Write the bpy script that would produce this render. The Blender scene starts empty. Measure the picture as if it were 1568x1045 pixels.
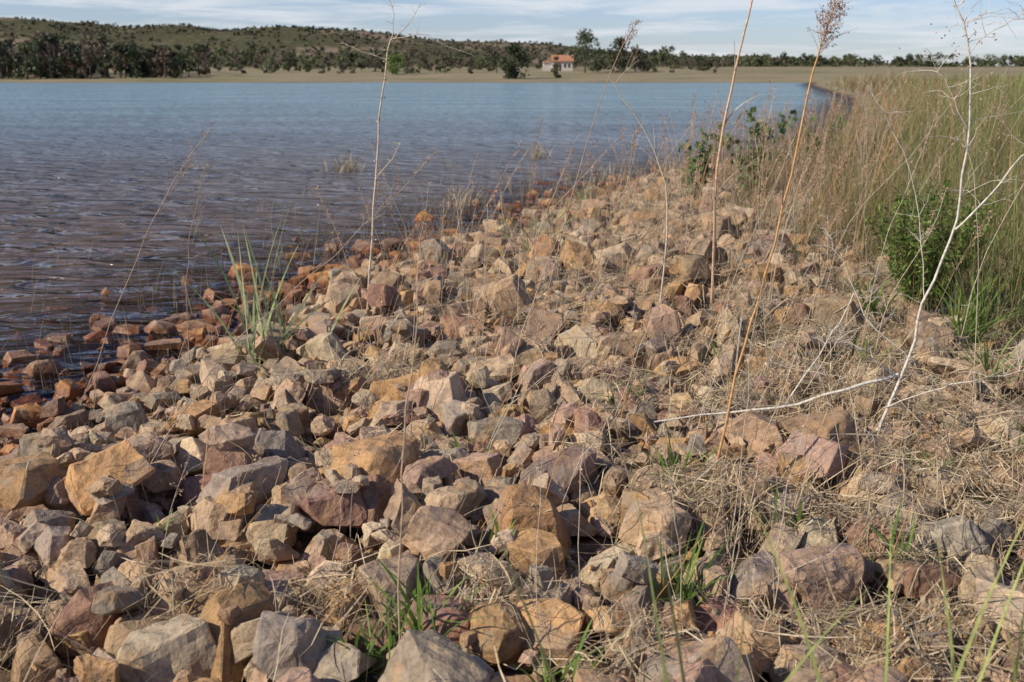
import bpy, bmesh, math, random
import numpy as np
from mathutils import Vector, noise as mnoise, Matrix
rng=np.random.default_rng(7); random.seed(7)
scene=bpy.context.scene
CAM_Z=1.8
# ------------------------------------------------------------------ helpers
def build(name,V,F,C=None,mat=None,smooth=True,parent=None,extra=None):
    V=np.asarray(V,dtype=np.float32); F=np.asarray(F,dtype=np.int32)
    k=F.shape[1]; me=bpy.data.meshes.new(name)
    me.vertices.add(len(V)); me.vertices.foreach_set('co',V.ravel())
    me.loops.add(F.size); me.loops.foreach_set('vertex_index',F.ravel())
    me.polygons.add(len(F)); me.polygons.foreach_set('loop_start',np.arange(0,F.size,k,dtype=np.int32))
    me.polygons.foreach_set('loop_total',np.full(len(F),k,dtype=np.int32))
    me.polygons.foreach_set('use_smooth',np.full(len(F),smooth))
    if C is not None:
        a=me.attributes.new('Col','FLOAT_COLOR','POINT')
        c=np.ones((len(V),4),dtype=np.float32); c[:,:3]=C; a.data.foreach_set('color',c.ravel())
    if extra:
        for n,arr in extra.items():
            a=me.attributes.new(n,'FLOAT','POINT'); a.data.foreach_set('value',np.asarray(arr,dtype=np.float32))
    me.update(calc_edges=True); me.validate()
    ob=bpy.data.objects.new(name,me); scene.collection.objects.link(ob)
    if mat: me.materials.append(mat)
    if parent: ob.parent=parent
    return ob
class Acc:
    def __init__(s): s.V=[];s.F=[];s.C=[];s.n=0
    def add(s,V,F,C):
        V=np.asarray(V,float); C=np.asarray(C,float)
        if C.ndim==1: C=np.tile(C,(len(V),1))
        s.V.append(V); s.F.append(np.asarray(F)+s.n); s.C.append(C); s.n+=len(V)
    def done(s,name,mat,smooth=True,parent=None):
        return build(name,np.concatenate(s.V),np.concatenate(s.F),np.concatenate(s.C),mat,smooth,parent)
def ribbons(acc,P,L,W,az,lean,droop,col,segs=4,leaf=False,twist=1.2,dark=0.75):
    P=np.asarray(P,float);N=len(P)
    L=np.broadcast_to(L,(N,));W=np.broadcast_to(W,(N,));lean=np.broadcast_to(lean,(N,));droop=np.broadcast_to(droop,(N,))
    t=np.linspace(0,1,segs+1)[None,:]
    hor=L[:,None]*(np.sin(lean)[:,None]*t+droop[:,None]*t**2)
    ver=L[:,None]*(np.cos(lean)[:,None]*t-.45*droop[:,None]*t**2.5)
    X=P[:,0:1]+np.cos(az)[:,None]*hor; Y=P[:,1:2]+np.sin(az)[:,None]*hor; Z=P[:,2:3]+ver
    a2=az+math.pi/2+rng.uniform(-twist,twist,N)
    w=(np.sin(np.pi*np.clip(t*.85+.12,0,1))) if leaf else (1-t)**.6
    w=W[:,None]*(w*.5+.001)
    sx=np.cos(a2)[:,None]*w; sy=np.sin(a2)[:,None]*w
    A=np.stack([X-sx,Y-sy,Z],-1); B=np.stack([X+sx,Y+sy,Z],-1)
    V=np.stack([A,B],2).reshape(-1,3)
    base=(np.arange(N)*(segs+1)*2)[:,None]; i=(np.arange(segs)*2)[None,:]; q=base+i
    F=np.stack([q,q+1,q+3,q+2],-1).reshape(-1,4)
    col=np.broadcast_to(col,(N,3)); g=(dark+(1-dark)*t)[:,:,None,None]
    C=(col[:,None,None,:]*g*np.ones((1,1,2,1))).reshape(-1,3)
    acc.add(V,F,C)
def leaves(acc,P,size,col,flat=0.0,aspect=.55):
    P=np.asarray(P,float);N=len(P); size=np.broadcast_to(size,(N,))[:,None]
    u=rng.normal(size=(N,3)); u/=np.linalg.norm(u,axis=1)[:,None]
    v=rng.normal(size=(N,3)); v-=u*(v*u).sum(1)[:,None]; v/=np.linalg.norm(v,axis=1)[:,None]
    V=np.stack([P-u*size*.5,P+v*size*.5*aspect-u*size*.05,P+u*size*.5,P-v*size*.5*aspect],1).reshape(-1,3)
    F=np.arange(N*4).reshape(-1,4); col=np.broadcast_to(col,(N,3))
    acc.add(V,F,np.repeat(col,4,axis=0))
def tube(acc,pts,r0,r1,col,sides=5):
    pts=np.asarray(pts,float);n=len(pts); d=np.gradient(pts,axis=0); d/=np.linalg.norm(d,axis=1)[:,None]+1e-9
    ref=np.array([.31,.87,.2]); a=np.cross(d,ref); a/=np.linalg.norm(a,axis=1)[:,None]+1e-9; b=np.cross(d,a)
    r=np.linspace(r0,r1,n)[:,None,None]; th=np.linspace(0,2*np.pi,sides,endpoint=False)
    ring=pts[:,None,:]+r*(np.cos(th)[None,:,None]*a[:,None,:]+np.sin(th)[None,:,None]*b[:,None,:])
    F=[]
    for i in range(n-1):
        for j in range(sides):
            k=(j+1)%sides; F.append((i*sides+j,i*sides+k,(i+1)*sides+k,(i+1)*sides+j))
    acc.add(ring.reshape(-1,3),F,col)
def smooth_path(pts,n=14,wob=.004):
    pts=np.asarray(pts,float); s=np.linspace(0,len(pts)-1,n); out=[]
    for x in s:
        i=min(int(x),len(pts)-2); f=x-i
        p0=pts[max(i-1,0)];p1=pts[i];p2=pts[i+1];p3=pts[min(i+2,len(pts)-1)]
        out.append(.5*((2*p1)+(-p0+p2)*f+(2*p0-5*p1+4*p2-p3)*f*f+(-p0+3*p1-3*p2+p3)*f**3))
    out=np.array(out); out[1:]+=rng.normal(size=out[1:].shape)*wob
    return out
# ------------------------------------------------------------------ node helpers
def newmat(name):
    m=bpy.data.materials.new(name); m.use_nodes=True; nt=m.node_tree; nt.nodes.clear()
    return m,nt,nt.nodes,nt.links
def N(ns,t,**k):
    n=ns.new(t)
    for a,b in k.items():
        if a=='inp':
            for i,v in b.items(): n.inputs[i].default_value=v
        else: setattr(n,a,b)
    return n
def ramp(ns,pts):
    r=ns.new('ShaderNodeValToRGB'); e=r.color_ramp.elements
    e[0].position,e[0].color=pts[0][0],(*pts[0][1],1); e[1].position,e[1].color=pts[-1][0],(*pts[-1][1],1)
    for p,c in pts[1:-1]:
        x=e.new(p); x.color=(*c,1)
    return r
def mixc(ns,ls,f,a,b,mode='MIX'):
    m=ns.new('ShaderNodeMix'); m.data_type='RGBA'; m.blend_type=mode
    for sock,v in ((m.inputs[0],f),(m.inputs[6],a),(m.inputs[7],b)):
        if isinstance(v,bpy.types.NodeSocket): ls.new(v,sock)
        else: sock.default_value=v if not isinstance(v,tuple) or len(v)==4 else (*v,1)
    return m.outputs[2]
def plant_mat(name,trans=.3,scale=40,rough=.6):
    m,nt,ns,ls=newmat(name)
    at=N(ns,'ShaderNodeAttribute',attribute_name='Col'); geo=N(ns,'ShaderNodeNewGeometry')
    no=N(ns,'ShaderNodeTexNoise',inp={'Scale':scale,'Detail':1}); ls.new(geo.outputs['Position'],no.inputs['Vector'])
    r=ramp(ns,[(.3,(.75,.75,.75)),(.7,(1.25,1.22,1.15))]); ls.new(no.outputs[0],r.inputs[0])
    c=mixc(ns,ls,1.0,at.outputs['Color'],r.outputs[0],'MULTIPLY')
    d=N(ns,'ShaderNodeBsdfPrincipled',inp={'Roughness':rough,'Specular IOR Level':.3}); ls.new(c,d.inputs['Base Color'])
    t=N(ns,'ShaderNodeBsdfTranslucent'); ls.new(c,t.inputs[0])
    mx=N(ns,'ShaderNodeMixShader',inp={0:trans}); ls.new(d.outputs[0],mx.inputs[1]); ls.new(t.outputs[0],mx.inputs[2])
    o=ns.new('ShaderNodeOutputMaterial'); ls.new(mx.outputs[0],o.inputs[0]); return m
M_straw=plant_mat('straw',.2); M_green=plant_mat('green_blades',.35); M_stem=plant_mat('dry_stem',0.0,60,.55)
M_fol=plant_mat('far_foliage',.2,.3)
# ------------------------------------------------------------------ terrain
SY=np.array([-30,0,4,5.54,6.31,6.56,7.51,8.22,9.39,10.29,11.14,13.66,16.04,18.7,22.5,40,77,162,210,400,3000])
SX=np.array([-6,-3.8,-2.8,-2.35,-2.2,-1.95,-1.8,-1.45,-1.1,-.75,-.15,1.0,1.95,3.6,6.3,13,25.3,47,62,62,62])
def vnoise(x,y,seed=0):
    xi=np.floor(x).astype(int);yi=np.floor(y).astype(int);fx=x-xi;fy=y-yi
    fx=fx*fx*(3-2*fx);fy=fy*fy*(3-2*fy)
    def h(a,b):
        n=np.sin(a*127.1+b*311.7+seed*74.7)*43758.5453; return n-np.floor(n)
    return (h(xi,yi)*(1-fx)+h(xi+1,yi)*fx)*(1-fy)+(h(xi,yi+1)*(1-fx)+h(xi+1,yi+1)*fx)*fy-.5
def sdist(x,y):
    xs=np.interp(y,SY,SX); g=(np.interp(y+.5,SY,SX)-np.interp(y-.5,SY,SX))
    return (x-xs)/np.sqrt(1+g*g)+ .5*vnoise(x*1.3,y*1.3,3)
def terrain(x,y):
    x=np.asarray(x,float);y=np.asarray(y,float)
    s=sdist(x,y)
    land=.38*(1-np.exp(-np.maximum(s-.3,0)/3.2))-.03*(s<.3)*(1-s/.3)
    bed=-.03-np.minimum(.055*np.maximum(-s,0),2.0)
    z=np.where(s>0,land,bed)
    z=z+np.where(s>0,.045,.02)*vnoise(x*1.1,y*1.1,1)+.02*vnoise(x*4,y*4,2)
    yf=205+6*vnoise(x/25,y*0,5)+2*vnoise(x/6,y*0,6)
    f=np.maximum(y-yf,0)
    far=5.5*(1-np.exp(-f*.03/5.5*1.3))+.15*vnoise(x/7,y/7,8)*np.minimum(f/5,1)
    fz=np.where(y>yf,far+.02,-np.minimum((yf-y)*.05,2))
    z=np.where(y>yf,far+.02+np.where(s>0,.4*np.exp(-f/20),0),np.maximum(z,fz))
    return z
sx=np.linspace(-7.6,7.6,420); gx=2.8*np.sinh(sx)
sy=np.linspace(-1.6,7.3,520); gy=4*np.sinh(sy)
GX,GY=np.meshgrid(gx,gy); GZ=terrain(GX,GY)
def gridF(nx,ny):
    i=np.arange(nx-1)[None,:]+np.arange(ny-1)[:,None]*nx
    return np.stack([i,i+1,i+1+nx,i+nx],-1).reshape(-1,4)
m,nt,ns,ls=newmat('ground_soil_and_dry_grass')
geo=N(ns,'ShaderNodeNewGeometry'); sep=N(ns,'ShaderNodeSeparateXYZ'); ls.new(geo.outputs['Position'],sep.inputs[0])
n1=N(ns,'ShaderNodeTexNoise',inp={'Scale':9,'Detail':6,'Roughness':.7}); ls.new(geo.outputs['Position'],n1.inputs['Vector'])
r1=ramp(ns,[(.3,(.05,.032,.02)),(.5,(.13,.088,.056)),(.7,(.27,.19,.12))]); ls.new(n1.outputs[0],r1.inputs[0])  # near soil colour darkened to put shade into the gaps between rocks
mp=N(ns,'ShaderNodeMapping',inp={'Scale':(.012,.09,.0)}); ls.new(geo.outputs['Position'],mp.inputs[0])
n2=N(ns,'ShaderNodeTexNoise',inp={'Scale':1.8,'Detail':8,'Roughness':.7}); ls.new(mp.outputs[0],n2.inputs['Vector'])
r2=ramp(ns,[(.36,(.10,.115,.04)),(.44,(.20,.18,.08)),(.50,(.31,.25,.155)),(.56,(.23,.18,.11)),(.64,(.13,.135,.055))]); ls.new(n2.outputs[0],r2.inputs[0])
mr=N(ns,'ShaderNodeMapRange',inp={1:14.,2:40.,3:0.,4:1.}); ls.new(sep.outputs[1],mr.inputs[0])
c=mixc(ns,ls,mr.outputs[0],r1.outputs[0],r2.outputs[0])
wet=N(ns,'ShaderNodeMapRange',inp={1:-.02,2:.07,3:1.,4:0.}); ls.new(sep.outputs[2],wet.inputs[0])
c=mixc(ns,ls,wet.outputs[0],c,(.13,.06,.03))
b=N(ns,'ShaderNodeBump',inp={'Strength':.8,'Distance':.03}); ls.new(n1.outputs[0],b.inputs['Height'])
p=N(ns,'ShaderNodeBsdfPrincipled',inp={'Roughness':.95,'Specular IOR Level':.15}); ls.new(c,p.inputs['Base Color']); ls.new(b.outputs[0],p.inputs['Normal'])
o=ns.new('ShaderNodeOutputMaterial'); ls.new(p.outputs[0],o.inputs[0])
build('ground',np.stack([GX,GY,GZ],-1).reshape(-1,3),gridF(len(gx),len(gy)),None,m)
# ------------------------------------------------------------------ water
wx=2.8*np.sinh(np.linspace(-6.6,5.2,300)); wy=4*np.sinh(np.linspace(-1.0,4.8,300))
WX,WY=np.meshgrid(wx,wy); D=np.maximum(-terrain(WX,WY),0).ravel()
m,nt,ns,ls=newmat('lake_water')
geo=N(ns,'ShaderNodeNewGeometry'); sep=N(ns,'ShaderNodeSeparateXYZ'); ls.new(geo.outputs['Position'],sep.inputs[0])
at=N(ns,'ShaderNodeAttribute',attribute_name='depth')
mp=N(ns,'ShaderNodeMapping',inp={'Rotation':(0,0,.35),'Scale':(.7,1.3,1)}); ls.new(geo.outputs['Position'],mp.inputs[0])
wa=N(ns,'ShaderNodeTexNoise',inp={'Scale':1.8,'Detail':2.5,'Roughness':.5,'Distortion':.9}); ls.new(mp.outputs[0],wa.inputs['Vector'])
mp2=N(ns,'ShaderNodeMapping',inp={'Rotation':(0,0,.1),'Scale':(.05,.16,1)}); ls.new(geo.outputs['Position'],mp2.inputs[0])
wb=N(ns,'ShaderNodeTexNoise',inp={'Scale':1.5,'Detail':4,'Roughness':.6}); ls.new(mp2.outputs[0],wb.inputs['Vector'])
bmp=N(ns,'ShaderNodeBump',inp={'Strength':1.,'Distance':.38}); ls.new(wa.outputs[0],bmp.inputs['Height'])
dm=N(ns,'ShaderNodeMapRange',interpolation_type='SMOOTHSTEP',inp={1:0.04,2:.20,3:0.,4:1.}); ls.new(at.outputs['Fac'],dm.inputs[0])
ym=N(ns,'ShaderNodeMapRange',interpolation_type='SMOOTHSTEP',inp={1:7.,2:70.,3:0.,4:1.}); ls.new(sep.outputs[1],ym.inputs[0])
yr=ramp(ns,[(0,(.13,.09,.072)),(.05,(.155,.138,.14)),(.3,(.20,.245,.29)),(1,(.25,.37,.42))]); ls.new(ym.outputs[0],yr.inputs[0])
pr=ramp(ns,[(.35,(.84,.84,.84)),(.65,(1.16,1.16,1.16))]); ls.new(wb.outputs[0],pr.inputs[0])
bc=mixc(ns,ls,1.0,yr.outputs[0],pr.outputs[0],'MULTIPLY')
df=N(ns,'ShaderNodeBsdfDiffuse'); ls.new(bc,df.inputs[0]); ls.new(bmp.outputs[0],df.inputs['Normal'])
tr=N(ns,'ShaderNodeBsdfTransparent',inp={0:(.93,.76,.60,1)})
body=N(ns,'ShaderNodeMixShader'); ls.new(dm.outputs[0],body.inputs[0]); ls.new(tr.outputs[0],body.inputs[1]); ls.new(df.outputs[0],body.inputs[2])
gl=N(ns,'ShaderNodeBsdfGlossy',inp={'Roughness':.06}); ls.new(bmp.outputs[0],gl.inputs['Normal'])
fr=N(ns,'ShaderNodeFresnel',inp={0:1.36}); ls.new(bmp.outputs[0],fr.inputs['Normal'])
mx=N(ns,'ShaderNodeMixShader'); ls.new(fr.outputs[0],mx.inputs[0]); ls.new(body.outputs[0],mx.inputs[1]); ls.new(gl.outputs[0],mx.inputs[2])
o=ns.new('ShaderNodeOutputMaterial'); ls.new(mx.outputs[0],o.inputs[0])
build('lake_water',np.stack([WX,WY,WX*0],-1).reshape(-1,3),gridF(300,300),None,m,extra={'depth':D})
# ------------------------------------------------------------------ rocks
def proto(seed,thr):
    r=random.Random(seed); bm=bmesh.new(); bmesh.ops.create_cube(bm,size=2)
    sc=(1,r.uniform(.5,.88),r.uniform(.30,.58))
    tx,ty,ox,oy=r.uniform(.35,1),r.uniform(.4,1),r.uniform(-.3,.3),r.uniform(-.3,.3)
    for v in bm.verts:
        v.co=Vector([v.co[i]*sc[i]*r.uniform(.6,1.1) for i in range(3)])
        if v.co.z>0: v.co.x=v.co.x*tx+ox; v.co.y=v.co.y*ty+oy
    def hull(bm):
        co=[v.co.copy() for v in bm.verts]; bm.free(); b=bmesh.new()
        for c in co: b.verts.new(c)
        bmesh.ops.remove_doubles(b,verts=b.verts,dist=.05)
        res=bmesh.ops.convex_hull(b,input=b.verts)
        bad=[v for v in b.verts if not v.link_faces]
        if bad: bmesh.ops.delete(b,geom=bad,context='VERTS')
        return b
    bm=hull(bm)
    for i in range(r.randint(4,9)):
        n=Vector((r.gauss(0,1),r.gauss(0,1),r.gauss(0,.8))).normalized()
        sup=max(v.co.dot(n) for v in bm.verts)
        bmesh.ops.bisect_plane(bm,geom=bm.verts[:]+bm.edges[:]+bm.faces[:],plane_co=n*sup*r.uniform(.5,.92),plane_no=n,clear_outer=True)
        bm=hull(bm)
    bmesh.ops.dissolve_limit(bm,angle_limit=math.radians(6),verts=bm.verts[:],edges=bm.edges[:])
    bmesh.ops.bevel(bm,geom=bm.edges[:]+bm.verts[:],offset=r.uniform(.02,.04),segments=1,affect='EDGES',clamp_overlap=True)
    bmesh.ops.triangulate(bm,faces=bm.faces[:])
    for it in range(4):
        ed=[e for e in bm.edges if e.calc_length()>thr]
        if not ed: break
        bmesh.ops.subdivide_edges(bm,edges=ed,cuts=1); bmesh.ops.triangulate(bm,faces=bm.faces[:])
    bm.normal_update(); off=Vector((seed*3.1,seed*1.7,0))
    ds=[]
    for v in bm.verts:
        q=v.co*3.2+off; d=.07*mnoise.noise(v.co*1.5+off)+.045*mnoise.noise(v.co*4.+off)+.02*mnoise.noise(v.co*9+off)-.12*max(0,mnoise.noise(q)-.2); ds.append(d)
    for v,d in zip(bm.verts,ds): v.co+=v.normal*d
    bm.verts.index_update()
    V=np.array([v.co[:] for v in bm.verts]); F=np.array([[v.index for v in f.verts] for f in bm.faces]); bm.free()
    V-= (V.max(0)+V.min(0))/2; V/=np.abs(V[:,:2]).max()
    return V,F
NP=64
P0=[proto(s,.18) for s in range(NP)]; P1=[proto(s,.6) for s in range(NP)]
HX0,HY0,CS=-6.,.3,.02; nx,ny=660,1250
hx=HX0+(np.arange(nx)+.5)*CS; hy=HY0+(np.arange(ny)+.5)*CS
T0=terrain(*np.meshgrid(hx,hy)).astype(np.float32); H=T0.copy()
def cell(x,y): return (np.clip(((y-HY0)/CS).astype(int),0,ny-1),np.clip(((x-HX0)/CS).astype(int),0,nx-1))
def Hs(x,y): return H[cell(np.asarray(x,float),np.asarray(y,float))]
PAL=[((.42,.29,.18),.38),((.52,.39,.255),.19),((.45,.27,.125),.12),((.39,.25,.175),.10),((.31,.245,.18),.14),((.30,.17,.115),.07)]
pw=np.array([p[1] for p in PAL]);pw/=pw.sum();pc=np.array([p[0] for p in PAL])
racc=Acc(); feats=[]
def rot(yaw,tilt,ta):
    return np.array(Matrix.Rotation(tilt,3,Vector((math.cos(ta),math.sin(ta),0)))@Matrix.Rotation(yaw,3,'Z'))
def place(x,y,r,col=None,feat=False,tries=5,sink=82,cap=.10):
    k=rng.integers(NP); lod=P0 if y<5.2 else P1; V,F=lod[k]; Vs=P1[k][0]
    sc=r*np.array([1,rng.uniform(.8,1.1),rng.uniform(.8,1.25)])
    R=rot(rng.uniform(0,6.28),abs(rng.normal(0,.36)) if not feat else rng.uniform(.1,.35),rng.uniform(0,6.28))
    W=(Vs*sc)@R.T; best=None
    for i in range(1 if feat else tries):
        px,py=(x,y) if i==0 else (x+rng.normal(0,.06),y+rng.normal(0,.06))
        if not feat and any((px-a)**2+(py-b)**2<(c+r*.5)**2 for a,b,c in feats): continue
        ci=cell(W[:,0]+px,W[:,1]+py); low=W[:,2]<0
        dz=(H[ci]-W[:,2])[low]; z=np.percentile(dz,sink)
        if best is None or z<best[2]: best=(px,py,z,ci)
    if best is None: return
    px,py,z,ci=best
    yy,xx=cell(np.array([py]),np.array([px]))
    if not feat and z-T0[yy[0],xx[0]]>cap: return
    top=W[:,2]>-.15*r
    cc=(ci[0][top],ci[1][top]); np.maximum.at(H,cc,(W[:,2]+z)[top].astype(np.float32))
    q=max(int(r*.45/CS),1)
    y0,x0=yy[0],xx[0]; blk=H[max(y0-q,0):y0+q+1,max(x0-q,0):x0+q+1]; np.maximum(blk,z+r*.32,out=blk)
    if col is None:
        col=pc[rng.choice(len(pc),p=pw)]
    col=np.array(col)*rng.uniform(.75,1.12)*(1+rng.normal(0,.02,3))
    racc.add((V*sc)@R.T+np.array([px,py,z]),F,col)
    if feat: feats.append((px,py,r*.8))
O=(.54,.30,.11);T=(.43,.30,.19);Lt=(.57,.44,.29);Pk=(.40,.25,.175);Gy=(.34,.275,.21);Rd=(.33,.17,.12);Br=(.38,.25,.145)
FE=[(.18,4.0,.125,O),(.79,4.4,.13,(.55,.37,.2)),(.295,2.9,.15,Lt),(-.72,2.82,.17,Pk),(-1.02,2.8,.15,Br),(-1.2,2.93,.115,(.53,.36,.21)),
(-.945,2.35,.17,Lt),(-.2,2.5,.125,Rd),(-.24,4.1,.13,T),(-.72,4.05,.125,Pk),(-1.95,3.65,.2,Pk),(.96,3.35,.145,(.5,.34,.21)),(1.25,3.75,.18,Br),
(.77,2.72,.12,Gy),(1.42,2.95,.16,Gy),(-1.22,3.6,.15,Rd),(-1.43,3.2,.15,T),(-.62,3.12,.135,T),(-.4,3.28,.12,T),(-1.0,3.95,.16,Gy),(-.38,2.08,.15,T),
(.67,2.05,.17,T),(.42,2.72,.09,O),(-1.7,4.5,.13,T),(-.16,3.45,.12,Lt),(.62,2.55,.1,Rd),(1.7,3.9,.14,O),(-1.5,2.2,.17,Pk),(-1.35,2.5,.14,Br),
(.33,3.3,.11,(.55,.37,.2)),(.1,3.6,.12,T),(-.55,4.9,.13,Pk),(.35,5.2,.14,T),(-1.25,5.3,.16,T),(0,6.1,.14,Pk),(1.9,2.7,.14,T),(-2.2,5.0,.14,Gy),(-.9,5.9,.17,T)]
for x,y,r,c in FE: place(x,y,r*.92,c,True,sink=35)
# shoreline / in-water stones
for x,y,r,c in [(-1.12,12.6,.21,(.56,.27,.07)),(-1.72,8.75,.15,(.55,.26,.07)),(.8,13.5,.2,(.5,.24,.07)),(1.5,16.6,.17,(.25,.1,.06)),(-2.5,7.2,.18,Br),(-2.95,5.95,.15,Br),
   (-2.75,6.9,.16,Br),(-2.2,8.3,.13,Br),(-2.25,7.0,.18,T),(-.1,12.6,.15,(.25,.13,.08)),(-1.45,10.2,.14,(.48,.22,.07)),(-2.9,8.7,.13,Br),(-.75,13.6,.12,(.2,.12,.08)),(-3.1,7.3,.12,Br)]:
    k=rng.integers(NP);V,F=P0[k];R=rot(rng.uniform(0,6),.2,1.)
    zt=max(float(terrain(x,y)),-.06); racc.add((V*r*np.array([1,1,1.2]))@R.T+np.array([x,y,zt+.01]),F,np.array(c)); feats.append((x,y,r*.6))
pts=[]
def zone(x,y):
    s=float(sdist(x,y)); lim=.62*y+1.3
    if abs(x)>lim: return 0
    if s<-2.6: return 0
    if s<0: return .7*(1+s/2.6)+.12
    edge=2.0+ (0.3*(y-12) if y>12 else 0)
    if y>20: return 0
    d=1.0
    if x>edge: d=max(.12,1-(x-edge)*1.1)
    if y<7 and x>1.0: d=min(d,.68)
    return d
for i in range(22000):
    y=.9+19*rng.random()**1.25; x=rng.uniform(-5.6,6.5)
    if rng.random()<zone(x,y): pts.append((x,y))
n=len(pts)
for i,(x,y) in enumerate(pts):
    f=i/n; s=float(sdist(x,y))
    r=float(np.clip(rng.lognormal(math.log(.060),.48),.02,.155))
    if f<.35: r=min(r*1.25,.16)
    if f>.72: r=float(np.clip(r*.72,.018,.09))
    if y>8: r*=1.1
    col=None
    if s<.3 and rng.random()<.75: col=np.array([(.46,.22,.075),(.32,.16,.075),(.24,.14,.095),(.3,.2,.13)][rng.integers(4)])
    if s<.4: r*=.8
    place(x,y,r,col,tries=4,sink=82 if s>.3 else 60,cap=.08 if s>.6 else (.03 if s>0 else .012))
# gravel chips
for i in range(10000):
    y=1.2+8*rng.random()**1.2; x=rng.uniform(-.6*y-.5,.6*y+.5)
    if sdist(x,y)<-.6: continue
    r=rng.uniform(.008,.024); z=float(Hs(x,y)); zt=float(terrain(x,y))
    if z-zt>.07: continue
    k=rng.integers(NP);V,F=P1[k];R=rot(rng.uniform(0,6),rng.uniform(0,1),1.)
    racc.add((V*r)@R.T+np.array([x,y,z+r*.2]),F,pc[rng.integers(len(pc))])
m,nt,ns,ls=newmat('quartzite_rock')
geo=N(ns,'ShaderNodeNewGeometry'); sep=N(ns,'ShaderNodeSeparateXYZ'); ls.new(geo.outputs['Position'],sep.inputs[0])
at=N(ns,'ShaderNodeAttribute',attribute_name='Col')
na=N(ns,'ShaderNodeTexNoise',inp={'Scale':13,'Detail':4,'Roughness':.65,'Distortion':.5}); ls.new(geo.outputs['Position'],na.inputs['Vector'])
nb=N(ns,'ShaderNodeTexNoise',inp={'Scale':70,'Detail':5,'Roughness':.72}); ls.new(geo.outputs['Position'],nb.inputs['Vector'])
nc=N(ns,'ShaderNodeTexNoise',inp={'Scale':7,'Detail':4,'Roughness':.6}); ls.new(geo.outputs['Position'],nc.inputs['Vector'])
ra=ramp(ns,[(.34,(.66,.62,.60)),(.5,(1,1,1)),(.66,(1.2,1.18,1.12))]); ls.new(na.outputs[0],ra.inputs[0])
rb=ramp(ns,[(.3,(.62,.62,.63)),(.5,(1,1,1)),(.72,(1.24,1.24,1.22))]); ls.new(nb.outputs[0],rb.inputs[0])
c=mixc(ns,ls,1.,at.outputs['Color'],ra.outputs[0],'MULTIPLY'); c=mixc(ns,ls,1.,c,rb.outputs[0],'MULTIPLY')
rc=ramp(ns,[(.54,(0,0,0)),(.66,(.6,.6,.6))]); ls.new(nc.outputs[0],rc.inputs[0])
c=mixc(ns,ls,rc.outputs[0],c,(.46,.28,.135))
rd=ramp(ns,[(.34,(.6,.6,.6)),(.45,(0,0,0))]); ls.new(nc.outputs[0],rd.inputs[0])
c=mixc(ns,ls,rd.outputs[0],c,(.25,.205,.16))
wet=N(ns,'ShaderNodeMapRange',interpolation_type='SMOOTHSTEP',inp={1:.02,2:.09,3:1.,4:0.}); ls.new(sep.outputs[2],wet.inputs[0])
wc=mixc(ns,ls,1.,c,(.54,.36,.25),'MULTIPLY'); c=mixc(ns,ls,wet.outputs[0],c,wc)
rr=N(ns,'ShaderNodeMapRange',inp={1:0.,2:1.,3:.85,4:.18}); ls.new(wet.outputs[0],rr.inputs[0])
b1=N(ns,'ShaderNodeBump',inp={'Strength':.8,'Distance':.006}); ls.new(nb.outputs[0],b1.inputs['Height'])
b2=N(ns,'ShaderNodeBump',inp={'Strength':.6,'Distance':.02}); ls.new(na.outputs[0],b2.inputs['Height']); ls.new(b1.outputs[0],b2.inputs['Normal'])
p=N(ns,'ShaderNodeBsdfPrincipled',inp={'Specular IOR Level':.3}); ls.new(c,p.inputs['Base Color']); ls.new(rr.outputs[0],p.inputs['Roughness']); ls.new(b2.outputs[0],p.inputs['Normal'])
o=ns.new('ShaderNodeOutputMaterial'); ls.new(p.outputs[0],o.inputs[0])
racc.done('rocks',m,False)
# ------------------------------------------------------------------ straw litter
STR=np.array([(.50,.40,.25),(.60,.50,.34),(.45,.34,.21),(.36,.26,.15),(.57,.47,.32),(.31,.24,.17)])
acc=Acc()
def litter(x,y,L,W,az,lift=.006):
    n=len(x); k=5; t=np.linspace(-.5,.5,k)[None,:]
    bend=rng.normal(0,.25,n)[:,None]*t**2*L[:,None]
    X=x[:,None]+np.cos(az)[:,None]*t*L[:,None]-np.sin(az)[:,None]*bend
    Y=y[:,None]+np.sin(az)[:,None]*t*L[:,None]+np.cos(az)[:,None]*bend
    Z=Hs(X,Y); lin=Z[:,:1]*(0.5-t)+Z[:,-1:]*(t+.5); Z=np.maximum(np.minimum(Z,lin+.06),lin)+lift+rng.uniform(0,.03,(n,1))+ (rng.uniform(0,.06,(n,1))*(t+.5))
    w=(W[:,None]*(1-.6*np.abs(t)*2))*.5; cx=-np.sin(az)[:,None]*w; cy=np.cos(az)[:,None]*w; tz=rng.uniform(-1,1,(n,1))*w
    V=np.stack([np.stack([X-cx,Y-cy,Z-tz],-1),np.stack([X+cx,Y+cy,Z+tz],-1)],2).reshape(-1,3)
    q=(np.arange(n)*k*2)[:,None]+(np.arange(k-1)*2)[None,:]
    F=np.stack([q,q+1,q+3,q+2],-1).reshape(-1,4)
    acc.add(V,F,np.repeat(STR[rng.integers(len(STR),size=n)]*rng.uniform(.75,1.2,(n,1)),k*2,axis=0))
def sc(n,x0,x1,y0,y1): return rng.uniform(x0,x1,n),y0+(y1-y0)*rng.random(n)**1.3
x,y=sc(120000,-3,7,1.2,16)
dens=np.clip((x-.1)/1.7,.12,1)*np.clip((x-np.interp(y,SY,SX))/1.2,0,1)
dens=dens*np.clip(1.8*(vnoise(x*2.2,y*2.2,11)+.5),0.06,1)
k=(rng.random(len(x))<dens)&(np.abs(x)<.62*y+1); x,y=x[k],y[k]
litter(x,y,rng.uniform(.05,.28,len(x)),rng.uniform(.0018,.0045,len(x))*(1+.06*np.maximum(y-3,0)),rng.uniform(0,6.28,len(x)))
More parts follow.
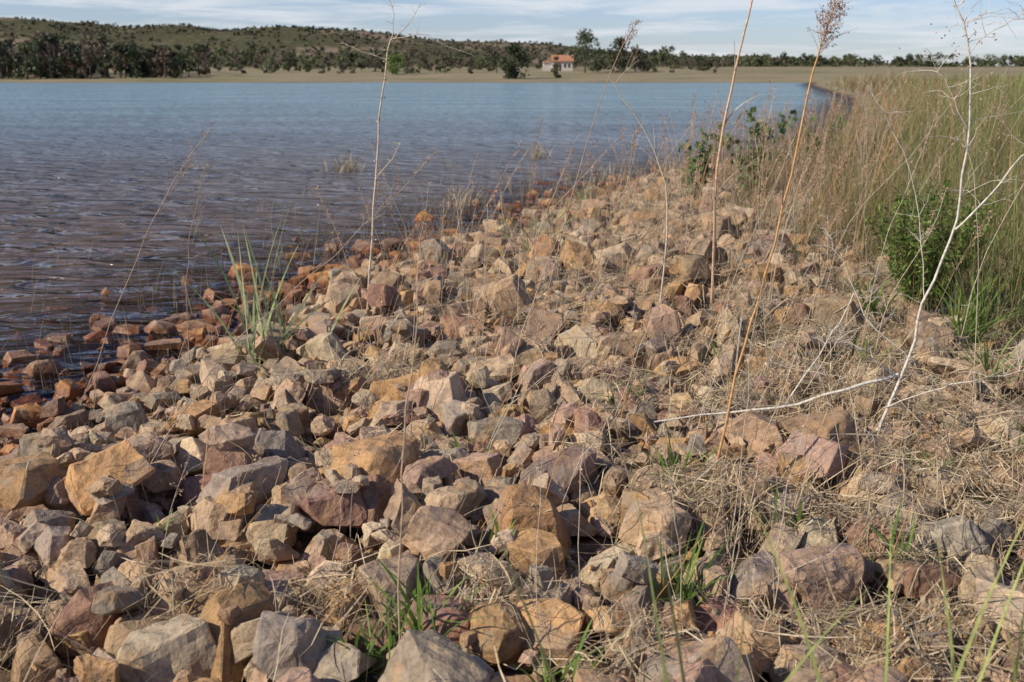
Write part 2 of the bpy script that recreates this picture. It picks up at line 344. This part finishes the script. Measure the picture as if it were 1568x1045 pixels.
for cx,cy,rr_,n in [(.72,3.2,.2,520),(.55,3.05,.15,120),(-.95,2.6,.10,120),(-.5,2.55,.14,150),(-.75,5.0,.22,380),(-.45,3.75,.15,130),(-1.45,2.55,.1,60),(.3,3.6,.15,70),(-.05,2.6,.15,130),(1.25,3.0,.3,380),(1.0,4.3,.3,350),(0,5.4,.25,180),(1.0,2.4,.25,350),(.3,2.3,.15,130),(.1,6.5,.4,320),(1.5,4.6,.5,800),(1.6,5.6,.6,900),(1.6,3.5,.4,500),(.6,7.5,.7,450),(1.5,8,.8,800),(.4,4.7,.25,180),(-.4,6.6,.3,220)]:
    x=rng.normal(cx,rr_*.6,n);y=rng.normal(cy,rr_*.6,n)
    litter(x,y,rng.uniform(.06,.3,n),rng.uniform(.0018,.0048,n)*(1+.06*max(cy-3,0)),rng.uniform(0,6.28,n),.015)
acc.done('straw_litter',M_straw,False)
# ------------------------------------------------------------------ dry standing grass
acc=Acc()
def tuft(acc,cx,cy,n,hmin,hmax,pal,spread=.05,w=(.0015,.004),lean=.35,droop=.4,leaf=False,segs=4,ontop=False):
    r=rng.normal(0,spread,(n,2)); x=cx+r[:,0]; y=cy+r[:,1]
    z=np.maximum(terrain(x,y),0)
    inside=(x>HX0)&(x<HX0+nx*CS)&(y>HY0)&(y<HY0+ny*CS)
    z=np.where(inside,np.clip(Hs(x,y),z,z+(.10 if ontop else .06)),z)-.01
    col=pal[rng.integers(len(pal),size=n)]*rng.uniform(.75,1.2,(n,1))
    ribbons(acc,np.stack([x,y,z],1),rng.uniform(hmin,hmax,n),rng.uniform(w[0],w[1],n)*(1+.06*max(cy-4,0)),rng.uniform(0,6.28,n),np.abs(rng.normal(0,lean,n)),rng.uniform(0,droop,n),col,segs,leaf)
for i in range(1350):
    y=2.2+16*rng.random(); x=rng.uniform(-2.2,5.5)
    s=float(sdist(x,y)); 
    if s<0: continue
    if y<4.2 and rng.random()<.72: continue
    if x<.15*y-.6 and rng.random()<.35: continue
    tuft(acc,x,y,int(rng.integers(5,22)),.12,.38 if y<8 else .6,STR,.07,(.0015,.0034),.42,.45)
# tall loose dry grass fringing the bank
for i in range(300):
    y=rng.uniform(7,24); xs=float(np.interp(y,SY,SX)); x=xs+rng.uniform(-.2,2.4)
    tuft(acc,x,y,int(rng.integers(2,7)),.35,.95,np.array([(.52,.40,.25),(.46,.31,.18),(.56,.46,.32)]),.12,(.0018,.0032),.2,.35)
# emergent sticks & tufts along the water's edge
for i in range(620):
    y=rng.uniform(5.0,21); s=.3-abs(rng.normal(0,1.6)); x=float(np.interp(y,SY,SX))+s*1.5
    if float(terrain(x,y))>.03: continue
    tuft(acc,x,y,int(rng.integers(1,5)),.12,.42,STR[[3,5,3,0]]*.75,.06,(.0025,.005),.3,.3)
for cx,cy,hh,nn in [(-3.1,19,.55,110),(.55,22,.5,80),(-.72,13.9,.45,80),(-2.1,16,.3,12),(1.6,17,.5,60),(.2,15.5,.35,25)]:
    tuft(acc,cx,cy,nn,.2,hh,STR,.15,(.004,.008),.5,.6)
acc.done('dry_grass',M_straw,False)
# ------------------------------------------------------------------ tall reed grass belt (right bank)
GRN=np.array([(.23,.28,.075),(.31,.34,.11),(.16,.21,.055),(.36,.37,.14)]); RUST=np.array([(.50,.32,.16),(.56,.43,.26),(.61,.50,.33),(.42,.25,.13)])
acc=Acc()
def belt(n,y0,y1,xoff,xmax,hmin,hmax,w0,w1,ramp_w,pw_=1.3):
    y=y0+(y1-y0)*rng.random(n); lo=np.maximum(np.interp(y,SY,SX)+.2,1.75)+xoff; hi=np.minimum(.56*y+2.5,xmax)
    x=lo+(hi-lo)*rng.random(n)**.9; ok=hi>lo
    cl=vnoise(x*1.9,y*1.9,21)+vnoise(x*.5,y*.5,22)*.9; e=np.clip((x-lo)/ramp_w,.03,1)
    ok&=(rng.random(n)<np.clip(.5+cl*1.8,0.03,1)*e**pw_)
    x,y,e=x[ok],y[ok],e[ok]; nn=len(x)
    g=np.clip((x/(.5*y)-.55)*2.0+1.3*vnoise(x*.8,y*.8,23),0.12,.9)
    isg=rng.random(nn)<g
    col=np.where(isg[:,None],GRN[rng.integers(4,size=nn)],RUST[rng.integers(4,size=nn)])*rng.uniform(.65,1.25,(nn,1))
    L=(hmin+(hmax-hmin)*rng.random(nn)**1.6)*(.5+.5*e)*(1+.9*vnoise(x*.9,y*.9,25))
    z=np.maximum(terrain(x,y),0)
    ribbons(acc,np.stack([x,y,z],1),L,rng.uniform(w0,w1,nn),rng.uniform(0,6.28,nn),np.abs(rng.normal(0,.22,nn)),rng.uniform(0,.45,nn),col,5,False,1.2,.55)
belt(34000,5.4,11,0.0,12,.3,1.3,.003,.007,2.2)
belt(38000,11,24,0.0,16,.35,1.5,.005,.010,2.4)
belt(26000,24,60,-.3,40,.5,1.5,.012,.025,3)
belt(16000,60,150,0,100,.6,1.6,.05,.1,3)
acc.done('reed_grass',M_green,False)
# ------------------------------------------------------------------ panicle / weeds
def panicle(acc,base,tip,n,ln,col,seed_sz=.008,spread=.5,tr=.0009):
    base=np.array(base);tip=np.array(tip)
    for i in range(n):
        t=rng.random(); p=base+(tip-base)*t; d=(tip-base)/np.linalg.norm(tip-base)+rng.normal(0,spread,3); d/=np.linalg.norm(d)
        l=ln*(1.05-t*.7)*rng.uniform(.5,1.1); q=p+d*l+np.array([0,0,-.1*l]); mid=(p+q)/2+rng.normal(0,.004,3)
        tube(acc,[p,mid,q],tr,tr*.6,col,3)
        k=rng.integers(4,9); tt=rng.random(k)[:,None]
        leaves(acc,p+(q-p)*(.35+.65*tt)+rng.normal(0,.004,(k,3)),seed_sz*rng.uniform(.6,1.3,k),np.array(col)*rng.uniform(.7,1.2,(k,1)))
def twigs(acc,path,n,ln,r,col,up=.4,sub=2):
    for i in range(n):
        k=rng.integers(len(path)//4,len(path)-1); p=path[k]; d=rng.normal(0,1,3); d[1]*=.6; d[2]=abs(d[2])*.5+up; d/=np.linalg.norm(d)
        l=ln*rng.uniform(.35,1); q=smooth_path([p,p+d*l*.5+rng.normal(0,.02,3)*ln*2,p+d*l+np.array([0,0,-.12*l])],6,.002)
        tube(acc,q,r,r*.4,col,4)
        for j in range(sub):
            a=q[rng.integers(2,5)]; e=a+(d+rng.normal(0,.6,3))*l*.35; tube(acc,[a,(a+e)/2+rng.normal(0,.004,3),e],r*.5,r*.3,col,3)
def weed(name,pts,r0,r1,col,n=16,wob=.004,pan=None,tw=None,mat=None):
    a=Acc(); p=smooth_path(pts,n,wob); tube(a,p,r0,r1,np.array(col),6)
    if pan: panicle(a,p[-max(2,int(n*pan[2]))],p[-1],pan[0],pan[1],pan[3],spread=pan[4] if len(pan)>4 else .5)
    if tw: twigs(a,p,*tw)
    return a,p
BE=(.56,.47,.36);OR=(.54,.31,.13);WH=(.60,.55,.47);PB=(.36,.22,.15)
def fin(a,name): a.done(name,M_stem,True)
a,p=weed('', [(-1.04,6.9,.05),(-.96,6.9,.85),(-.905,6.92,1.42),(-.836,6.9,1.89),(-.80,6.9,2.02)],.009,.004,BE)
for br in [[(-.836,6.9,1.89),(-.98,6.88,1.93),(-1.12,6.9,2.0)],[(-.80,6.9,2.02),(-.6,6.88,2.05),(-.45,6.9,1.98),(-.25,6.9,1.92)],[(-.8,6.9,2.02),(-.78,6.9,2.2),(-.84,6.9,2.4)],[(-.8,6.9,2.0),(-.68,6.9,2.12),(-.6,6.9,2.25)],[(-.93,6.9,1.1),(-.8,6.85,1.25),(-.76,6.9,1.35)]]:
    q=smooth_path(br,8,.006); tube(a,q,.0035,.0015,np.array(BE),4); twigs(a,q,5,.09,.0014,np.array(BE),.2,1)
for k in range(50):
    b=p[rng.integers(3,13)]; leaves(a,[b+rng.normal(0,.012,3)],.018,(.42,.3,.2))
fin(a,'dry_weed_stalk')
a,p=weed('',[(.718,3.37,.25),(.797,3.37,.80),(.861,3.38,1.06),(.926,3.37,1.42),(.975,3.37,1.78),(1.01,3.37,1.91),(1.05,3.37,2.04)],.0052,.0018,OR,20,.003,(90,.13,.3,PB,.7))
ribbons(a,p[[3,6,9]],[.3,.26,.3],[.006,.006,.005],rng.uniform(0,6,3),.4,.6,np.array(BE),6)
fin(a,'tall_orange_grass_stem')
a,p=weed('',[(1.355,6.6,.25),(1.35,6.6,1.19),(1.426,6.6,1.8),(1.53,6.6,2.32)],.010,.006,(.56,.38,.24),16,.003); 
ribbons(a,p[[4,7,10]],[.35,.3,.3],[.012,.012,.01],rng.uniform(0,6,3),.4,.5,np.array(BE),5)
fin(a,'tall_orange_grass_stem')
# white branching weed
a,p=weed('',[(1.44,3.8,.28),(1.566,3.8,.65),(1.612,3.8,.94),(1.70,3.8,1.22),(1.705,3.8,1.52),(1.68,3.8,1.87),(1.59,3.8,2.06)],.0065,.0026,WH,22,.005,None,(24,.24,.0014,np.array(WH),.2,2))
for br,r in [([(1.70,3.8,1.22),(1.80,3.78,1.35),(1.93,3.8,1.50),(2.1,3.8,1.62)],.0045),([(1.54,3.8,.64),(1.35,3.8,.58),(1.11,3.83,.50),(.855,3.88,.44),(.588,3.9,.40)],.0075),
  ([(1.612,3.8,.94),(1.525,3.8,1.40),(1.318,3.8,1.75)],.0022),([(1.58,3.8,.7),(1.42,3.85,.85),(1.3,3.9,1.1),(1.22,3.9,1.2)],.0028),([(1.55,3.8,.62),(1.38,3.75,.74),(1.2,3.7,.82)],.0026),
  ([(1.5,3.8,.5),(1.7,3.7,.62),(1.95,3.6,.72)],.003),([(1.5,3.8,.45),(1.42,3.7,.3),(1.4,3.6,.38)],.004),([(1.68,3.8,1.87),(1.80,3.8,1.98),(1.96,3.8,2.0)],.002),([(1.7,3.8,1.6),(1.58,3.8,1.8),(1.5,3.8,1.86)],.0018),
  ([(1.11,3.83,.50),(1.3,3.95,.75),(1.42,4.0,.95)],.0035)]:
    q=smooth_path(br,12,.005); tube(a,q,r,r*.45,np.array(WH),5); twigs(a,q,12,.16,.0012,np.array(WH),.15,2)
for k in range(90):
    b=p[rng.integers(15,22)]; leaves(a,[b+rng.normal(0,.06,3)],.012,PB)
fin(a,'white_branching_weed')
a,p=weed('',[(-.281,2.22,.2),(-.278,2.22,.66),(-.25,2.22,1.0),(-.216,2.22,1.27),(-.19,2.22,1.42)],.0030,.0012,(.50,.36,.23),16,.003,(14,.05,.3,PB,.5)); fin(a,'dry_grass_stem')
a,p=weed('',[(.97,6.4,.2),(.995,6.4,1.04),(.828,6.4,1.45),(.59,6.4,1.79)],.007,.003,BE,14,.006,None,(10,.25,.0018,np.array(BE),.2,2)); fin(a,'dry_weed_stalk')
a,p=weed('',[(.057,5.2,.1),(.228,5.2,.84),(.357,5.2,1.35),(.497,5.2,1.8),(.62,5.2,2.05)],.003,.0015,(.42,.28,.18),14,.004,(30,.10,.25,PB,.35)); fin(a,'dry_grass_stem')
a,p=weed('',[(-2.33,5,.0),(-1.95,5,.8),(-1.71,5,1.24),(-1.49,5,1.53)],.003,.001,(.42,.32,.24),14,.006,(40,.22,.5,(.40,.30,.22),.5)); fin(a,'dry_grass_stem')
a,p=weed('',[(-1.9,5.6,.0),(-1.87,5.6,.6),(-1.8,5.6,1.0),(-1.7,5.6,1.3)],.0028,.001,(.42,.32,.24),12,.006,(36,.22,.6,(.40,.30,.22),.5)); fin(a,'dry_grass_stem')
a,p=weed('',[(-1.55,3.6,.1),(-1.3,4.0,.55),(-1.0,4.3,.85),(-.6,4.6,1.2),(-.35,4.8,1.45)],.0028,.001,(.44,.33,.24),14,.006,(26,.16,.4,(.40,.30,.22),.5)); fin(a,'dry_grass_stem')
rs=[(.45,6.0,1.3,.15,PB),(1.15,5.6,1.2,.2,OR),(1.7,6.5,1.35,.1,OR),(2.0,5.5,1.3,.15,BE),(.2,7.5,1.2,.25,PB),(-.5,6.3,1.25,.3,PB),(-.9,5.2,1.0,.3,OR),(1.35,5.0,1.0,-.15,BE),(.9,8.5,1.3,.1,BE),(1.9,8,1.5,.05,OR),(2.4,5.2,1.5,.2,BE),(.62,2.6,.55,.1,BE),(.74,2.5,.7,.05,BE),(1.1,2.7,.6,.2,OR),(-.62,2.9,.5,.2,BE),(.4,4.1,.7,.25,BE),(2.1,4.3,1.3,-.1,BE),(.15,3.1,.62,.28,BE),(-.95,2.7,.6,.25,OR),(.7,2.9,.9,.03,BE),(.78,3.05,.8,.12,BE)]
for i in range(95):
    y=rng.uniform(4.5,13); rs.append((rng.uniform(-.25*y*.6,.42*y),y,rng.uniform(.6,1.35),rng.normal(.1,.18),[PB,OR,BE,BE][rng.integers(4)]))
for i in range(40):
    y=rng.uniform(2.3,4.8); rs.append((rng.uniform(-.42*y,.5*y),y,rng.uniform(.3,.85),rng.normal(.15,.25),[OR,BE,BE][rng.integers(3)]))
for i in range(150):
    y=rng.uniform(7,24); rs.append((max(float(np.interp(y,SY,SX))+.2,1.9)+abs(rng.normal(0,.16*y)),y,rng.uniform(.9,1.55),rng.normal(.05,.12),[PB,OR,BE,OR][rng.integers(4)]))
a=Acc()
for x,y,h,l,c in rs:
    if float(sdist(x,y))<-.3: continue
    z=float(terrain(x,y)); q=smooth_path([(x,y,z),(x+l*.4*h+rng.normal(0,.02),y,z+h*.4),(x+l*h,y+rng.normal(0,.05),z+h*.75),(x+l*1.5*h,y,z+h)],10,.004)
    r=.0012+.0002*y; tube(a,q,r,r*.4,np.array(c)*rng.uniform(.8,1.1),4); panicle(a,q[-5],q[-1],16 if y>4.6 else 6,.11 if y>4.6 else .05,(.44,.30,.2),.008+.0005*y,.5,.0005+.00008*y)
a.done('seeding_grass_stems',M_stem,True)
# ------------------------------------------------------------------ green plants
def greenplant(name,cx,cy,n,hmin,hmax,w,pal,lean,droop,spread=.02,z=None):
    a=Acc(); tuft(a,cx,cy,n,hmin,hmax,np.array(pal),spread,w,lean,droop,True,7,True); a.done(name,M_green,True)
LG=[(.17,.28,.05),(.23,.34,.07),(.13,.23,.04)]
GG=[(.32,.42,.17),(.38,.46,.22),(.44,.48,.26)]
greenplant('green_reed_plant',-1.5,5.7,10,.7,1.05,(.014,.022),GG,.14,.3,.05)
greenplant('green_reed_plant',-1.42,5.75,13,.35,.75,(.013,.021),GG,.5,.5,.07)
for cx,cy,n,h in [(-.24,2.44,46,.24),(-.36,2.3,24,.22),(.6,3.43,30,.2),(.53,4.38,30,.2),(-.2,3.78,24,.18),(.5,2.62,26,.26),(-.07,2.9,16,.13),(-.62,2.85,12,.16),(-1.2,3.15,14,.13),(1.2,2.75,18,.18),(.9,3.0,16,.16),(1.55,3.3,18,.18),(.1,2.15,20,.2),(1.8,5.0,24,.25),(2.3,4.6,34,.3),(1.1,5.1,16,.2),(.2,9.0,20,.5),(.5,11,20,.5),(-.1,10.3,14,.45),(.9,12.3,20,.55),(1.5,2.4,18,.25),(2.0,3.6,24,.24),(2.5,5.4,50,.4),(2.2,5.9,40,.35),(2.8,5.8,50,.45)]:
    greenplant('green_grass_tuft',cx,cy,n,h*.6,h*1.15,(.006,.012) if cy<6 else (.008,.014),LG if cy<8 else GG,.75,.5,.03)
greenplant('green_grass_tuft',.33,1.45,8,.6,.85,(.006,.011),[(.30,.38,.10),(.38,.42,.14)],.22,.3,.05)
greenplant('green_grass_tuft',.80,1.5,9,.6,.98,(.005,.010),[(.30,.38,.10),(.38,.42,.14)],.2,.25,.06)
# leafy green shrub
def shrub(name,cx,cy,h,w,nst,nleaf,ls_,pal,asp=.3,stem=(.2,.13,.07)):
    a=Acc(); z0=float(terrain(cx,cy))
    for i in range(nst):
        az=rng.uniform(0,6.28); rr=w*.5*rng.random()**.6; hh=h*rng.uniform(.55,1)*(1-.25*rr/(w*.5))
        q=smooth_path([(cx+.05*math.cos(az),cy+.05*math.sin(az),z0),(cx+rr*.6*math.cos(az),cy+rr*.6*math.sin(az),z0+hh*.5),(cx+rr*math.cos(az),cy+rr*math.sin(az),z0+hh)],9,.008)
        tube(a,q,.004,.0015,np.array(stem),4)
        k=nleaf//nst; t=rng.uniform(.7,8,k); b=q[t.astype(int)]*(1-(t%1))[:,None]+q[np.minimum(t.astype(int)+1,8)]*(t%1)[:,None]
        d=rng.normal(0,1,(k,3)); d/=np.linalg.norm(d,axis=1)[:,None]; c=np.array(pal)[rng.integers(len(pal),size=k)]*rng.uniform(.6,1.3,(k,1))
        leaves(a,b+d*ls_*.6,ls_*rng.uniform(.6,1.2,k),c,aspect=asp)
    a.done(name,M_green,False)
shrub('green_shrub',2.66,6.3,1.0,.85,64,6200,.048,[(.10,.16,.033),(.15,.22,.05),(.23,.29,.07)])
shrub('green_shrub',3.25,7.4,.85,.8,30,2400,.05,[(.14,.20,.045),(.20,.27,.07)])
shrub('broadleaf_sapling',2.3,12.5,1.45,.8,11,210,.12,[(.10,.17,.05),(.15,.23,.08),(.24,.28,.15)],.8)
shrub('broadleaf_sapling',3.3,13.5,1.3,1.3,13,230,.115,[(.10,.16,.05),(.15,.22,.08),(.26,.30,.16)],.8)
shrub('broadleaf_sapling',4.6,16,1.3,1.3,12,220,.12,[(.10,.16,.05),(.15,.22,.08)],.8)
# ------------------------------------------------------------------ hills
RX=[-900,-500,-294,-226,-193,-167,-122,-84,-54,-9,28,59,100,156,220,520];RZ=[26,34,31,28.5,29.5,26.5,29,26.5,22,17.8,16,13.5,10.5,8,5,3]
ax=np.linspace(-900,520,330); ay=np.linspace(330,1200,150); AX,AY=np.meshgrid(ax,ay)
ridge=np.interp(AX,RX,RZ)
def sm(a,b,x): t=np.clip((x-a)/(b-a),0,1); return t*t*(3-2*t)
def hillz(X,Y,rg):
    sh=sm(345,620,Y)*(1-.6*sm(700,1200,Y))
    return rg*sh+(1.6*vnoise(X/22,Y/30,31)+5*vnoise(X/70,Y/70,33)+.7*vnoise(X/8,Y/8,32))*sh+2*(1-sm(340,360,Y))*-1+3*sm(350,420,Y)*(1-sm(420,620,Y))
AZ=hillz(AX,AY,ridge)
m,nt,ns,ls=newmat('hill_scrub')
geo=N(ns,'ShaderNodeNewGeometry')
n1=N(ns,'ShaderNodeTexNoise',inp={'Scale':.35,'Detail':6,'Roughness':.7}); ls.new(geo.outputs['Position'],n1.inputs['Vector'])
n2=N(ns,'ShaderNodeTexNoise',inp={'Scale':.018,'Detail':5,'Roughness':.6}); ls.new(geo.outputs['Position'],n2.inputs['Vector'])
r1=ramp(ns,[(.35,(.045,.048,.027)),(.5,(.085,.083,.047)),(.65,(.15,.125,.08))]); ls.new(n1.outputs[0],r1.inputs[0])
r2=ramp(ns,[(.51,(0,0,0)),(.59,(.75,.75,.75))]); ls.new(n2.outputs[0],r2.inputs[0])
c=mixc(ns,ls,r2.outputs[0],r1.outputs[0],(.27,.20,.145))
p=N(ns,'ShaderNodeBsdfPrincipled',inp={'Roughness':1.,'Specular IOR Level':0.}); ls.new(c,p.inputs['Base Color'])
o=ns.new('ShaderNodeOutputMaterial'); ls.new(p.outputs[0],o.inputs[0])
build('hills',np.stack([AX,AY,AZ],-1).reshape(-1,3),gridF(330,150),None,m)
# ------------------------------------------------------------------ trees
def crown(acc,cx,cy,z0,h,w,n,col,lsz,bottom=.15):
    nc=max(4,int(n/40)); 
    a=rng.uniform(0,6.28,nc); zz=rng.uniform(bottom,1,nc); prof=np.sin(np.pi*np.clip(.18+.78*zz,0,1))**.7
    rr=w*.5*prof*rng.random(nc)**.5*.85
    C=np.stack([cx+rr*np.cos(a),cy+rr*np.sin(a),z0+h*zz*.92],1); k=rng.integers(nc,size=n)
    d=rng.normal(0,1,(n,3)); d/=np.linalg.norm(d,axis=1)[:,None]; R=(w*.20*rng.random(n)**.4)[:,None]
    P=C[k]+d*R*np.array([1,1,.8]); shade=(rng.uniform(.6,1.25,nc)[k]*rng.uniform(.75,1.2,n))[:,None]
    leaves(acc,P,lsz*rng.uniform(.6,1.4,n),np.array(col)*shade,aspect=.8)
def tree_into(acc,x,y,h,w,n,col,lsz,bottom=.15,z=None,dead=False):
    z=float(terrain(x,y)) if z is None else z
    tube(acc,[(x,y,z-.1),(x+.1,y,z+h*.35),(x,y+.1,z+h*.75)],h*.03,h*.008,np.array((.13,.10,.075)),6)
    for i in range(5):
        a=rng.uniform(0,6.28);s=rng.uniform(.2,.55); tube(acc,[(x,y,z+h*s),(x+w*.18*math.cos(a),y+w*.18*math.sin(a),z+h*(s+.15)),(x+w*.33*math.cos(a),y+w*.33*math.sin(a),z+h*(s+.28))],h*.012,h*.004,np.array((.13,.10,.075)),4)
    crown(acc,x,y,z,h,w,n,col,lsz,bottom)
acc=Acc()
G1=(.055,.072,.032);G2=(.09,.105,.05);B1=(.16,.12,.085);G3=(.14,.165,.07)
for i in range(230):
    x=rng.uniform(-175,-72); y=rng.uniform(222,262)
    c=[G1,G1,G2,B1,B1,G2][rng.integers(6)]; h=rng.uniform(6,10.5)*(1.0 if x<-95 else .75)
    tree_into(acc,x,y,h,h*rng.uniform(.55,.85),220,c,.68,.02)
for i in range(170):
    x=rng.uniform(-90,62); y=rng.uniform(255,345); c=[G1,G2,B1,G3,G2][rng.integers(5)]; h=rng.uniform(1.6,4.6)
    if 5<x<24 and y<310: continue
    tree_into(acc,x,y,h,h*rng.uniform(.8,1.3),120,c,.5,.02)
for i in range(260):
    x=rng.uniform(40,330); y=rng.uniform(395,450); c=[G1,G2,G3][rng.integers(3)]; h=rng.uniform(2,5.5)
    tree_into(acc,x,y,h,h*rng.uniform(.9,1.9),100,c,.8,.02)
for i in range(220):
    x=rng.uniform(-260,60); y=rng.uniform(345,390); c=[G1,G2,B1,G3][rng.integers(4)]; h=rng.uniform(3,6)
    tree_into(acc,x,y,h,h*rng.uniform(.9,1.4),90,c,.8,.02,z=5.0)
acc.done('distant_trees',M_fol,False)
acc=Acc()
for i in range(4200):
    x=rng.uniform(-420,200); y=rng.uniform(370,700); rg=float(np.interp(x,RX,RZ))
    if float(vnoise(np.array(x/40),np.array(y/40),41))<-.15: continue
    z=float(hillz(np.array(x),np.array(y),rg)); h=rng.uniform(.8,2.0); crown(acc,x,y,z-.3,h,h*1.8,18,[G1,G2,G1,B1][rng.integers(4)],1.0,.0)
acc.done('hillside_shrubs',M_fol,False)
for x,y,h,w,n,c,b in [(0.4,222,7.2,7,1100,G1,.02),(9.7,226,4.6,2.6,420,(.13,.12,.075),.05),(18.5,262,10.5,8.5,1200,(.13,.15,.08),.3),(27.5,262,9,6.5,900,G2,.1),(32,268,6.5,6,600,(.15,.12,.08),.1),(-28,250,5,6,500,(.17,.24,.06),.02),(23,275,6,6,500,G2,.1)]:
    acc=Acc(); tree_into(acc,x,y,h,w,n,c,.55,b); acc.done('lakeside_tree',M_fol,False)
# ------------------------------------------------------------------ house
def simple(name,c,r=.8):
    m,nt,ns,ls=newmat(name); geo=N(ns,'ShaderNodeNewGeometry'); n=N(ns,'ShaderNodeTexNoise',inp={'Scale':2.5,'Detail':5}); ls.new(geo.outputs['Position'],n.inputs['Vector'])
    rp=ramp(ns,[(.3,tuple(v*.8 for v in c)),(.7,tuple(min(v*1.12,1) for v in c))]); ls.new(n.outputs[0],rp.inputs[0])
    p=N(ns,'ShaderNodeBsdfPrincipled',inp={'Roughness':r}); ls.new(rp.outputs[0],p.inputs['Base Color']); o=ns.new('ShaderNodeOutputMaterial'); ls.new(p.outputs[0],o.inputs[0]); return m
Mw=simple('white_render',(.6,.55,.48));Mr=simple('terracotta_tiles',(.42,.19,.10));Mg=simple('dark_window',(.04,.05,.06),.2)
hz=float(terrain(13.6,285)); root=bpy.data.objects.new('farm_house',None); scene.collection.objects.link(root); root.location=(13.8,285,hz); root.scale=(.62,.7,.85)
def boxm(name,x0,x1,y0,y1,z0,z1,mat):
    V=[(x,y,z) for z in (z0,z1) for y in (y0,y1) for x in (x0,x1)]
    build(name,V,[(0,1,3,2),(4,6,7,5),(0,4,5,1),(2,3,7,6),(0,2,6,4),(1,5,7,3)],None,mat,False,root)
boxm('walls',-4.5,4.5,-3,3,-.3,3.2,Mw); boxm('annex',-8.5,-4.51,-2.2,2.2,-.3,2.6,Mw)
build('roof',[(-5,-3.5,3.1),(5,-3.5,3.1),(5,0,5.0),(-5,0,5.0),(-5,3.5,3.1),(5,3.5,3.1),(-5,-3.5,2.9),(5,-3.5,2.9),(5,3.5,2.9),(-5,3.5,2.9)],[(0,1,2,3),(3,2,5,4),(6,7,1,0),(4,5,8,9),(6,9,8,7)],None,Mr,False,root)
build('annex_roof',[(-8.8,-2.6,2.55),(-5.02,-2.6,2.55),(-5.02,2.6,2.95),(-8.8,2.6,2.95)],[(0,1,2,3)],None,Mr,False,root)
for i,xx in enumerate((-3,1.2,3)): boxm('window_%d'%(i+1),xx-.5,xx+.5,-3.04,-2.99,1,2.2,Mg)
boxm('door',-1.4,-.5,-3.04,-2.99,-.2,2.0,Mg); boxm('chimney',2.2,2.8,-.8,-.3,4.3,5.6,Mw)
# ------------------------------------------------------------------ sun & sky
el=math.radians(36); S=Vector((-.87,-.36,0)).normalized()*math.cos(el)+Vector((0,0,math.sin(el)))
L=bpy.data.lights.new('sun','SUN'); L.energy=5.0; L.angle=math.radians(.5); L.color=(1,.91,.76)
lo=bpy.data.objects.new('sun',L); scene.collection.objects.link(lo); lo.rotation_euler=S.to_track_quat('Z','Y').to_euler(); lo.location=(-30,-20,40)
w=bpy.data.worlds.new('World'); scene.world=w; w.use_nodes=True; nt=w.node_tree; ns=nt.nodes; ls=nt.links; ns.clear()
sk=N(ns,'ShaderNodeTexSky',sky_type='NISHITA',sun_disc=False,sun_elevation=el,sun_rotation=math.atan2(S.x,S.y),air_density=1.0,dust_density=.4,ozone_density=2.2)
tc=N(ns,'ShaderNodeTexCoord'); mp=N(ns,'ShaderNodeMapping',inp={'Scale':(1.5,1.5,16),'Location':(.3,.1,.2)}); ls.new(tc.outputs['Generated'],mp.inputs[0])
cn=N(ns,'ShaderNodeTexNoise',inp={'Scale':3.8,'Detail':6,'Roughness':.6,'Distortion':.5}); ls.new(mp.outputs[0],cn.inputs['Vector'])
cr=ramp(ns,[(.45,(.08,.08,.08)),(.62,(.85,.85,.85))]); ls.new(cn.outputs[0],cr.inputs[0])
sp=N(ns,'ShaderNodeSeparateXYZ'); ls.new(tc.outputs['Generated'],sp.inputs[0])
hm=N(ns,'ShaderNodeMapRange',inp={1:.02,2:.45,3:1.,4:.08}); ls.new(sp.outputs[2],hm.inputs[0])
mu=N(ns,'ShaderNodeMath',operation='MULTIPLY'); ls.new(cr.outputs[0],mu.inputs[0]); ls.new(hm.outputs[0],mu.inputs[1])
skt=mixc(ns,ls,1.,sk.outputs[0],(1.05,1.15,1.55,1),'MULTIPLY')
c=mixc(ns,ls,mu.outputs[0],skt,(9.6,10.,10.6,1))
bg=N(ns,'ShaderNodeBackground',inp={1:.08}); ls.new(c,bg.inputs[0]); o=ns.new('ShaderNodeOutputWorld'); ls.new(bg.outputs[0],o.inputs[0])
scene.view_settings.view_transform='Standard'; scene.view_settings.look='None'; scene.view_settings.exposure=0
# ------------------------------------------------------------------ camera
cd=bpy.data.cameras.new('camera'); cam=bpy.data.objects.new('camera',cd); scene.collection.objects.link(cam); scene.camera=cam
cam.location=(0,0,CAM_Z); cam.rotation_euler=(math.radians(90-15.06),0,0); cd.lens=35; cd.sensor_width=36; cd.clip_end=6000; cd.clip_start=.05
cd.dof.use_dof=True; cd.dof.focus_distance=4.2; cd.dof.aperture_fstop=4.5
